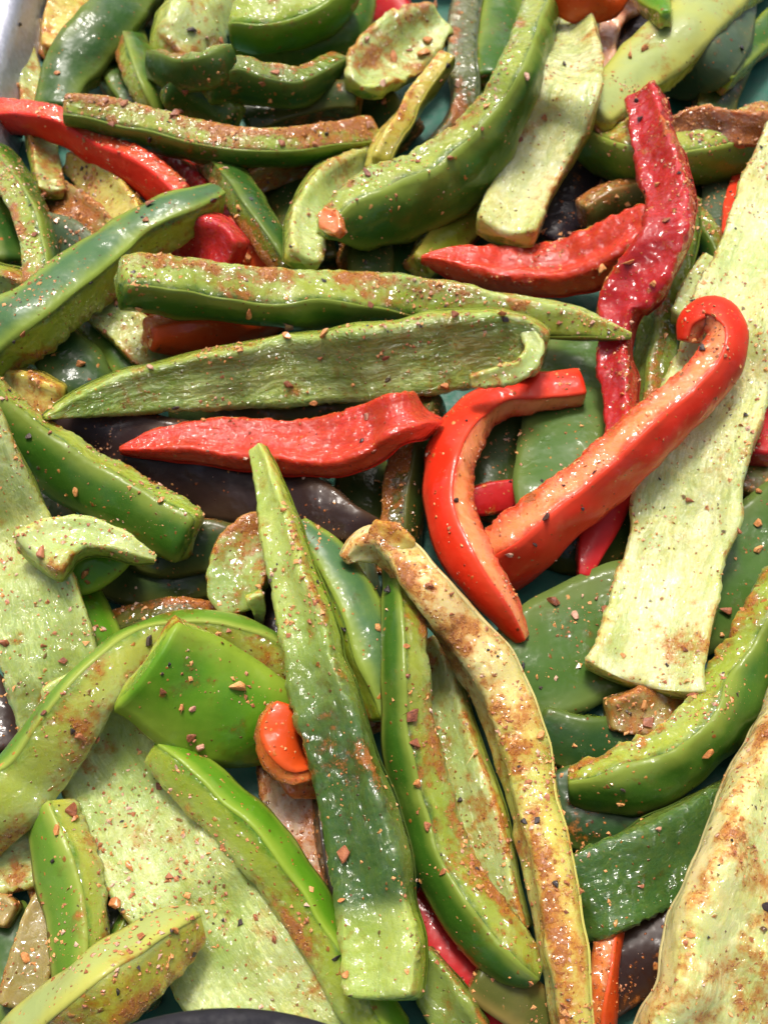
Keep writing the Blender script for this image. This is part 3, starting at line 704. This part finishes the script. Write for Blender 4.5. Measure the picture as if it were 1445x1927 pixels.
S('dark strip added as shade at the bottom of the central hollow', 'dl', 0, '150 1060 90 50 10; 260 1090 110; 370 1080 110; 460 1060 90', .5)  # filler added so the hollow goes dark, shade given as colour
S('black green strip added as shade under the yellow edged strip', 'dl', 0, '180 980 80 50 0; 290 1030 100; 400 1030 100; 500 1080 80', .4)  # added filler, its near black colour stands in for deep shade
S('dark strip added as shade beside the banana shape', 'dl', 0, '500 300 80 50 0; 560 400 90; 590 500 90', .5)  # added to darken the gap where the lit base showed
S('dark strip added as shade under the dark purple skin at right', 'dl', 0, '1010 990 110 50 0; 1090 1020 120; 1180 960 110; 1200 860 90', .3)  # added filler strip, shade put in as dark colour
S('black green strip added to darken the gap under the ragged rimmed strip', 'gd', 1, '1040 1470 90 50 0; 1080 1540 110; 1170 1560 100; 1260 1560 90', .4)  # added over the teal base, dark colour in place of shade
S('dark strip added as shade beside the left slab and the green stump', 'dl', 1, '190 1560 70 50 0; 215 1680 90; 220 1790 100; 260 1900 90', .6)  # filler added to darken this hole, colour stands for shade
S('dark strip added as shade at the bottom, right of the orange stick', 'dl', 0, '1160 1730 80 50 0; 1200 1700 90; 1280 1650 90', .5)  # added to cover the bright base with a shade colour
S('thin glassy strip between the teal skin and the seamed strip', 'gy', 3, '672 1030 26 40 60; 690 1100 34; 704 1180 36; 716 1260 30', .5)
S('thin purple grey scrap beside the hanging pink strip', 'pu', 5, '604 1500 26 30 20; 618 1600 34; 640 1700 30; 652 1760 20', .6)
S('thin olive strip beside the glassy olive strip at right', 'md', 2, '1300 560 30 40 60; 1282 650 34; 1262 740 32; 1240 830 28', .6)
S('thin dark strip crossing the gap under the horizontal crusted strip', 'dk', 1, '1210 330 30 40 -40; 1290 400 36; 1345 470 36; 1360 560 30', .6)
S('thin tan strip slanting under the green stump, lower left', 'tn', 5, '30 1600 24 30 160; 70 1660 34; 96 1740 36; 104 1830 26', .9)
S('narrow green strip behind the thick pale strip, lower left', 'md', 6, '150 1900 30 40 60; 190 1820 36; 232 1760 36; 262 1700 26', .7)
S('dark olive strip far down right of the brown stalk', 'dl', 0, '690 880 100 50 0; 680 960 110; 660 1040 100', .5)
S('wide green skin behind the long right slab, with a bright wet patch | wide green skin behind the long slab', 'gs', 3, '930 1300 160 46 5; 1010 1256 210; 1100 1208 230; 1200 1170 230; 1300 1120 220; 1400 1060 210; 1500 1000 200', .35, bend=.03)
# -- lower part
S('wide pale slab with fine fibres at the left edge | fibrous slab at the left edge', 'pl', 5, '-70 790 140 50 172; -20 910 152; 22 1010 160; 58 1110 166; 92 1220 170; 118 1330 160; 130 1430 140', .35, fib=.85, rough=.7, bend=.15)
S('dark red brown scrap at the left edge', 'br', 2, '-40 1260 50 40 0; 0 1330 60; 15 1410 60', .9)
S('saddle shaped pale piece bridging at the left | saddle shaped pale piece', 'pl', 6, '75 1050 116 50 205; 115 1022 92; 160 1012 66; 210 1020 48; 255 1040 30; 292 1052 12', .42)
S('lime skin under the saddle shaped piece', 'lm', 4, '110 1090 60 50 0; 160 1078 76; 200 1055 70; 235 1030 50', .3)
S('dark green strip in the shadow under the yellow edged strip', 'dl', 1, '60 880 60 50 0; 95 950 70; 130 1010 60', .3)
S('green strip end at the left of the dark central hollow', 'lm', 2, '130 1100 70 50 30; 165 1165 84; 195 1230 80; 220 1290 60', .6)
S('olive strip lying across the dark hollow', 'dl', 1, '205 1185 50 50 -60; 280 1165 56; 360 1160 56; 450 1180 46', .7)
S('translucent green piece with a drooping drip at the left centre | drooping green piece', 'md', 4, '536 1000 70 34 165; 495 1020 104; 460 1062 118; 448 1108 108; 456 1145 80', .65, bend=.16,
  ex=[('drip', 'pl', '478 1120 34 22 180; 486 1145 24; 488 1166 14', {'sink': .3})])
S('red brown scrap in the gap beside the drooping drip', 'br', 1, '490 1130 60 40 0; 520 1190 70; 540 1240 60', .9)
S('teal green skin curving down right of the upright green strip | teal green skin', 'tl', 5, '560 1000 40 50 30; 610 1045 66 56; 650 1110 84 60; 684 1180 92; 712 1260 88; 735 1340 70', .35, bend=.14)
S('olive brown strip shaded behind the teal green skin', 'dl', 3, '610 1090 70 50 160; 640 1180 100; 670 1280 110; 700 1370 100', .8)
S('upright green strip, pointed on top, dark wet below, lime end | upright green strip with pointed top', 'lm', 8, '486 846 30 24 152; 504 900 44 30; 522 965 62 46; 540 1040 74 50; 562 1113 86 54; 582 1190 100 56; 606 1285 112 66; 628 1360 118; 655 1450 122; 682 1540 134; 702 1640 142; 716 1730 150; 722 1800 156; 720 1866 148', .34, fib=.35, rough=1.0, stiff=120, pal2='gd')
S('arched pale green cut rim over the lime dome | arched pale cut rim', 'pl', 7.4, '572 1290 50 80 -72; 500 1228 56 84; 415 1196 54 80; 325 1194 50 78; 244 1236 58 100; 176 1298 66 124; 118 1370 74 128; 66 1444 78 128; 16 1510 76 120; -40 1570 70 104', .5, bend=.1, cutb=.10)
S('squarish lime green dome of smooth skin with flakes on it | lime green dome', 'lm', 7.6, '276 1254 196 50 -8; 335 1288 222; 405 1326 226; 478 1352 190; 550 1362 130', .42, bend=.17, rough=.9, cap=.10)
S('very wide pale green slab with white fibres, lower left | very wide lower left slab', 'pl', 6, '150 1270 140 50 176; 190 1370 180; 232 1470 206; 300 1590 226; 372 1700 236; 448 1810 240; 520 1910 240; 600 2010 230', .38, fib=.85, rough=.7, bend=.15)
S('green stump with a sheened skin on the lower left slab | green stump, lower left', 'pl', 7, '98 1530 84 70 -48; 118 1610 100; 138 1690 104; 148 1765 96; 150 1830 86', .5)
S('pale fibrous piece at the lower left edge', 'pl', 5, '-60 1640 100 50 176; 0 1630 104; 60 1616 100; 110 1600 80', .3, fib=.8)
S('thick pale strip with a brown burnt end in the lower left corner | thick pale strip, lower left corner', 'wh', 8, '-10 2030 96 118 56; 80 1950 100 122; 176 1874 104 124; 262 1810 100 116; 326 1762 84 96; 364 1738 56 70', .72, bend=.12)
S('dark green skin in the lower left corner', 'dk', 4, '0 1730 110 44 0; 40 1820 126; 50 1920 120; 50 2010 110', .5)
S('tan translucent flap in the lower left beside the green stump', 'tn', 5, '95 1680 40 36 170; 75 1750 70; 60 1820 80; 40 1890 80', .5)
S('small crusted knob at the lower left edge', 'tn', 5, '-30 1705 50 40 180; 0 1712 56; 22 1722 46', .8)
S('long lime strip with a green back running to the bottom centre | long lime strip, bottom centre', 'lm', 7, '296 1412 40 60 55; 364 1468 66 76; 436 1536 74 86; 500 1602 70 84; 560 1686 66 82; 614 1770 66 82; 664 1850 70 86; 726 1950 72 88', .5, stiff=100)
S('orange red curl in the dark gap of the lower centre | orange red curl', 'or', 7.7, '540 1338 62 40 15; 528 1380 84 44; 545 1428 88 44 60; 575 1462 80 40 150; 604 1480 40 30 170', .6, bend=.16, rough=1.3)
S('white and pink strip hanging below the orange red curl', 'pb', 4, '520 1420 70 46 176; 545 1500 92; 572 1580 96; 600 1670 84; 620 1740 60', .85, fib=.5)
S('green strip with a bright seam and brown stained face, lower centre | green strip with the bright seam', 'md', 7, '752 1060 46 49 -48; 758 1150 60 62; 762 1260 64 69; 768 1370 72 77; 788 1470 78 85; 816 1570 82 92; 852 1658 84 95; 906 1738 86 95; 962 1796 80 85; 1004 1828 50 57', .6, stiff=100)
S('tan ridged strip tucked between two long strips, lower centre | tan ridged strip', 'pl', 5, '815 1210 46 40 150; 838 1320 80; 866 1430 96; 898 1540 104; 930 1650 100; 962 1750 80', .6, fib=.5)
S('long cream strip stained brown with a flared torn head | long cream strip', 'st', 9, '648 1052 16 20 150; 676 1032 44 36 150; 716 1022 62 54 130; 752 1044 74 64 112; 790 1092 80 76 106; 838 1150 84 80; 896 1222 90 90; 938 1290 90 96; 968 1362 88 93; 986 1430 84 90; 1004 1505 80 82; 1026 1600 80 82; 1045 1700 78 78; 1062 1800 72 78; 1082 1960 66 70', .68, stiff=110, cutb=.16, pal2='cg',
  ex=[('torn_head', 'yl', '706 992 22 24 180; 722 1002 40; 748 1016 44; 776 1024 20', {'sink': .9, 'rough': 2.4, 'dirt': .9})])
S('crimson skin at the bottom centre under the green strip', 'cm', 3, '770 1700 100 44 0; 830 1780 116; 900 1850 110; 960 1910 90', .15)
S('glassy green tips at the bottom edge right of centre', 'dk', 4, '790 1800 50 44 160; 830 1870 84; 880 1950 96', .5)
S('brown stained piece at the bottom edge under the green strip end | brown stained piece, bottom edge', 'tn', 3, '900 1840 70 44 0; 970 1880 90; 1040 1930 84', .8)
S('green strip with a ragged pale rim at the lower right | ragged rimmed green strip', 'md', 6, '1078 1478 60 50 -44; 1150 1478 116 74 -46; 1240 1452 126 76 -48; 1320 1396 122 74 -50; 1384 1306 112 70 -52; 1432 1206 104 66; 1480 1100 96 60', .5, bend=.15, rough=1.5)
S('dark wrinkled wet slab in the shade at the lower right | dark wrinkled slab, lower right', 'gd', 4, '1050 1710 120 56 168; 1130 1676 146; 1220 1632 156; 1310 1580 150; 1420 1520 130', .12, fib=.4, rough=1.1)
S('thin orange stick standing at the bottom right of centre', 'or', 3, '1150 1720 50 44 70; 1140 1800 58; 1134 1870 60; 1130 1960 60', .6)
S('dark brown strip in the gap left of the bottom right slab | dark brown strip, lower right', 'br', 1, '1110 1880 100 50 0; 1200 1810 116; 1290 1740 110', .5)
S('crusted chunk under the end of the long right slab | crusted chunk', 'tn', 4, '1150 1345 60 50 180; 1200 1340 84; 1260 1330 80; 1310 1320 60', .95)
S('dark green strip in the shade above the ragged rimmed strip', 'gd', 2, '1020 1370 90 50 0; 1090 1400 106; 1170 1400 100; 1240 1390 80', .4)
S('huge cream slab in the bottom right corner with orange stains | huge cream slab, bottom right', 'sg', 7, '1560 1290 180 104 -142; 1510 1420 200; 1462 1550 214; 1412 1690 232; 1362 1830 244; 1310 1990 250', .52, fib=.7, cutb=.14)

build_strips()
bpy.context.view_layer.update()
DG = bpy.context.evaluated_depsgraph_get()

# ------------------------------------------------------------------ seasoning flakes one can pick out: x y size(px) kind
FLAKES = '''109 137 14 o;360 57 20 k;390 70 14 p;417 78 18 r;211 235 20 r;284 263 14 k;200 190 16 r;235 195 18 r;330 215 24 r;342 207 14 p;393 150 10 o;350 172 18 r;155 318 10 k
210 350 8 r;258 368 18 r;283 385 26 r;275 415 18 r;400 378 22 k;450 391 14 o;472 375 10 k;446 408 12 o;68 442 16 r;83 365 20 r;36 47 14 k;34 160 12 o;35 255 18 k;467 485 22 o
510 189 14 o;518 136 18 r;493 156 14 r;689 74 18 p;737 107 24 o;808 78 30 o;797 105 30 o;770 95 14 r;722 159 20 p;722 190 18 r;841 125 16 k;829 152 12 r;863 160 18 p;915 202 14 o
906 243 10 r;847 297 16 r;695 235 20 p;692 325 20 r;785 305 14 r;778 292 10 o;580 405 16 r;530 270 20 r;592 272 18 r;613 252 12 k;573 255 12 o;820 10 24 o
1062 123 14 k;988 143 18 p;1024 220 18 r;1125 247 14 r;979 263 14 r;1188 105 22 o;1212 92 22 o;1393 92 14 k;1299 257 16 r;1204 225 16 k;1197 190 14 k;1130 345 20 r;1178 492 24 o;1132 505 24 o;1229 535 18 o;1255 415 16 r;1235 348 14 o
1172 744 14 o;1251 632 14 o;1322 656 20 k;1305 640 16 o;1402 783 14 k;1395 803 14 o;1241 901 8 k;1296 941 20 r;1019 905 8 k;1052 607 14 r;1115 607 14 p;1426 924 16 o
263 580 20 o;470 590 24 o;150 685 22 o;103 670 12 o;283 692 16 p;331 768 14 k;384 792 14 o;145 926 18 o;305 943 18 o;53 820 16 k;170 533 12 k;43 628 16 r;26 643 10 k;95 815 12 r;303 912 12 p;218 571 14 r;208 593 12 r;198 623 12 r
545 613 28 p;541 632 22 o;612 630 22 o;855 592 24 r;941 590 24 o;950 601 14 k;603 673 16 r;726 674 14 r;665 724 10 o;545 722 22 r;590 760 16 o;837 727 18 o;690 785 18 p;681 830 12 k;573 898 18 p;617 900 12 k;712 909 12 o;756 913 10 o;877 792 8 k;696 573 16 r;608 529 12 k;687 495 12 k
280 1206 22 k;78 1042 30 r;160 1080 18 o;82 1215 16 r;84 1342 18 r;138 1375 18 k;152 1385 30 r;183 1392 20 r;446 1291 30 o;306 1300 20 r;342 1332 16 o;363 1332 18 p;360 1388 22 r;378 1405 26 p;319 1250 10 k;306 1268 10 k;488 1104 14 o;118 1243 18 r;6 1212 24 r
711 1182 20 o;729 1149 12 o;764 1215 16 o;650 1184 10 k;647 1185 14 k;731 1112 22 k;810 1102 22 r;848 1118 16 r;849 1155 14 r;914 1183 12 r;856 942 14 k;690 1012 14 o;533 961 20 o;700 1360 20 p;775 1345 34 r;780 1400 30 r;769 1303 14 o;893 1420 20 o;766 1270 14 r
1026 974 22 k;1006 1024 14 k;958 1043 16 p;1095 958 10 k;1038 1133 28 r;1121 1126 12 r;1135 1147 16 r;1081 1158 22 p;1425 1035 20 o;1424 985 22 o;1388 1000 18 r;1365 1150 30 r;1358 1195 14 o;1395 1148 12 o;1289 1223 14 r;982 1254 16 k;1016 1386 24 o;1211 1327 20 o;1220 1360 28 r;1329 1415 26 o;1300 1305 24 r
133 1525 38 r;140 1540 18 o;110 1562 24 o;242 1631 22 o;320 1650 22 r;405 1670 14 r;220 1699 30 o;46 1803 24 o;222 1865 16 k;265 1765 20 r;330 1750 18 o;322 1752 12 k;300 1480 16 r;335 1635 10 o;100 1620 12 k;483 1727 14 r;395 1660 10 r
634 1803 18 k;650 1835 20 o;648 1610 36 r;643 1693 14 o;785 1475 24 o;806 1555 22 r;833 1640 16 r;590 1567 14 o;865 1506 14 k;517 1768 16 r;482 1725 12 r;900 1670 16 o
987 1546 18 k;1010 1545 16 k;1045 1665 16 k;1065 1717 10 r;1018 1775 16 r;1170 1486 14 k;1168 1511 16 o;1237 1560 16 p;1375 1580 10 k;1205 1668 16 r;1440 1710 26 k;1300 1757 22 o;1331 1763 10 k'''
KIND = {'o': ('orange granule', 'spice granule'), 'p': ('pinkish granule', 'spice granule'), 'r': ('brown flake', 'spice flake'), 'k': ('black bit', 'pepper bit')}
FL = {}

def chunk_mesh(kind, k):
    """an angular broken crumb about 1 across"""
    r = random.Random(k * 31 + ord(kind))
    import bmesh
    bm = bmesh.new()
    n = 13 if kind != 'r' else 11
    flat = {'o': .62, 'p': .55, 'r': .42, 'k': .6}[kind]
    for _ in range(n):
        v = Vector((r.gauss(0, 1), r.gauss(0, 1), r.gauss(0, 1))).normalized() * r.uniform(.38, .56)
        bm.verts.new((v.x, v.y * r.uniform(.6, .9), v.z * flat))
    bmesh.ops.convex_hull(bm, input=bm.verts)
    bmesh.ops.bevel(bm, geom=list(bm.edges), offset=.035, segments=1, affect='EDGES')
    me = bpy.data.meshes.new({'o': 'spice_granule', 'p': 'spice_granule', 'r': 'spice_flake', 'k': 'pepper_bit'}[kind])
    bm.to_mesh(me); bm.free()
    me.materials.append(M_GRAIN[kind])
    return me
CH = {k: [chunk_mesh(k, i) for i in range(6)] for k in 'oprk'}

def strip_of(o):
    while o.parent is not None: o = o.parent
    return o

from mathutils import Quaternion
placed = 0
for q in FLAKES.replace('\n', ';').split(';'):
    x, y, sz, kind = q.split(); x, y, sz = float(x), float(y), float(sz)
    p = at(x, y, 0.0)
    o0 = Vector(CAM_C) * CM
    d = (Vector(p) * CM - o0).normalized()
    hit, loc, nor, _, ob, _ = SC.ray_cast(DG, o0, d)
    if not hit: continue
    root = strip_of(ob)
    if nor.dot(d) > 0: nor = -nor
    s = sz * float(cm_per_px(np.array(loc) / CM)) * CM * 1.12
    f = bpy.data.objects.new(KIND[kind][1].replace(' ', '_'), CH[kind][random.randrange(6)])
    link(f)
    f.rotation_mode = 'QUATERNION'
    f.rotation_quaternion = nor.to_track_quat('Z', 'Y') @ Quaternion((0, 0, 1), random.uniform(0, 6.28)) @ Quaternion((1, 0, 0), random.uniform(-.35, .35))
    f.scale = (s * random.uniform(.9, 1.2), s * random.uniform(.85, 1.1), s * random.uniform(.8, 1.1))
    f.location = loc + nor * s * 0.13
    where = root.get('short', 'tray base')
    tag(f, None, KIND[kind][1])
    FL.setdefault((kind, where), []).append((y, f))
    placed += 1
RANK = {2: ['upper', 'lower'], 3: ['upper', 'middle', 'lower']}
for (kind, where), L in FL.items():
    L.sort(key=lambda q: q[0])
    n = len(L)
    for i, (y, f) in enumerate(L):
        if n == 1: r = ''
        elif n in RANK: r = RANK[n][i] + ' '
        elif i == 0: r = 'topmost '
        elif i == n - 1: r = 'lowest '
        else: r = ['second', 'third', 'fourth', 'fifth', 'sixth', 'seventh', 'eighth', 'ninth', 'tenth', 'eleventh'][i - 1] + ' highest '
        f['label'] = r + KIND[kind][0] + ' on the ' + where
        if n > 1: f['group'] = KIND[kind][0] + 's on the ' + where

# ------------------------------------------------------------------ ground spice too fine to count
OCT = np.array([(1, 0, 0), (-1, 0, 0), (0, 1, 0), (0, -1, 0), (0, 0, 1), (0, 0, -1)], float)
OF = np.array([(0, 2, 4), (2, 1, 4), (1, 3, 4), (3, 0, 4), (2, 0, 5), (1, 2, 5), (3, 1, 5), (0, 3, 5)])
def dust(target):
    V, F, MI = [], [], []
    tries = n = 0
    while n < target and tries < target * 6:
        tries += 1
        x, y = random.uniform(TX0 + .5, 15), random.uniform(-13.5, 16)
        a, tl = random.uniform(0, 6.283), random.uniform(0, 0.75)
        d = Vector((math.sin(tl) * math.cos(a), math.sin(tl) * math.sin(a), -math.cos(tl)))
        aim = Vector((x, y, 2.5)) * CM
        hit, loc, nor, fi, ob, _ = SC.ray_cast(DG, aim - d * 0.15, d)
        if not hit or 'dirt' not in ob.keys(): continue
        p = np.array(loc) / CM
        cl = float(vnoise(p[None], 0.55, 4)[0]) * 0.6 + float(vnoise(p[None], 1.7, 5)[0]) * 0.5
        k = ob['dirt'] * (0.45 if ob.name.startswith('skin') else 1.0)
        if not ob.name.startswith('skin'):
            dep = ob.data.attributes['st'].data[ob.data.polygons[fi].vertices[0]].vector[2]
            cl += 0.16 if 0.55 < dep < 0.97 else (-0.14 if dep > 0.985 else 0.0)
        if random.random() > max(0.015, k * 1.15 + cl * 1.5 - 0.36): continue
        s = 0.007 + 0.050 * random.random() ** 5.0 * (1.35 if cl > 0.15 else 1.0)
        pts = OCT * (rng.uniform(.5, 1.3, (6, 3)) * s + 0) + rng.normal(0, s * .25, (6, 3))
        m = np.array((nor.to_track_quat('Z', 'Y') @ Quaternion((0, 0, 1), random.uniform(0, 6.28))).to_matrix())
        pts[:, 2] *= .6
        pts = pts @ m.T + p + np.array(nor) * s * .25
        b = len(V)
        V.extend((pts * CM).tolist()); F.extend((OF + b).tolist())
        MI.extend([random.choices((0, 1, 2, 3), (7, 2.5, 6, 0.6))[0]] * 8)
        n += 1
    o = mesh_obj('ground_spice', V, F, [M_GRAIN[k] for k in 'oprk'], None, smooth=False, midx=MI)
    tag(o, 'fine rust brown ground spice dusted over all the pepper strips', 'ground spice', kind='stuff')
    return n
print('flakes', placed, 'dust', dust(24000))
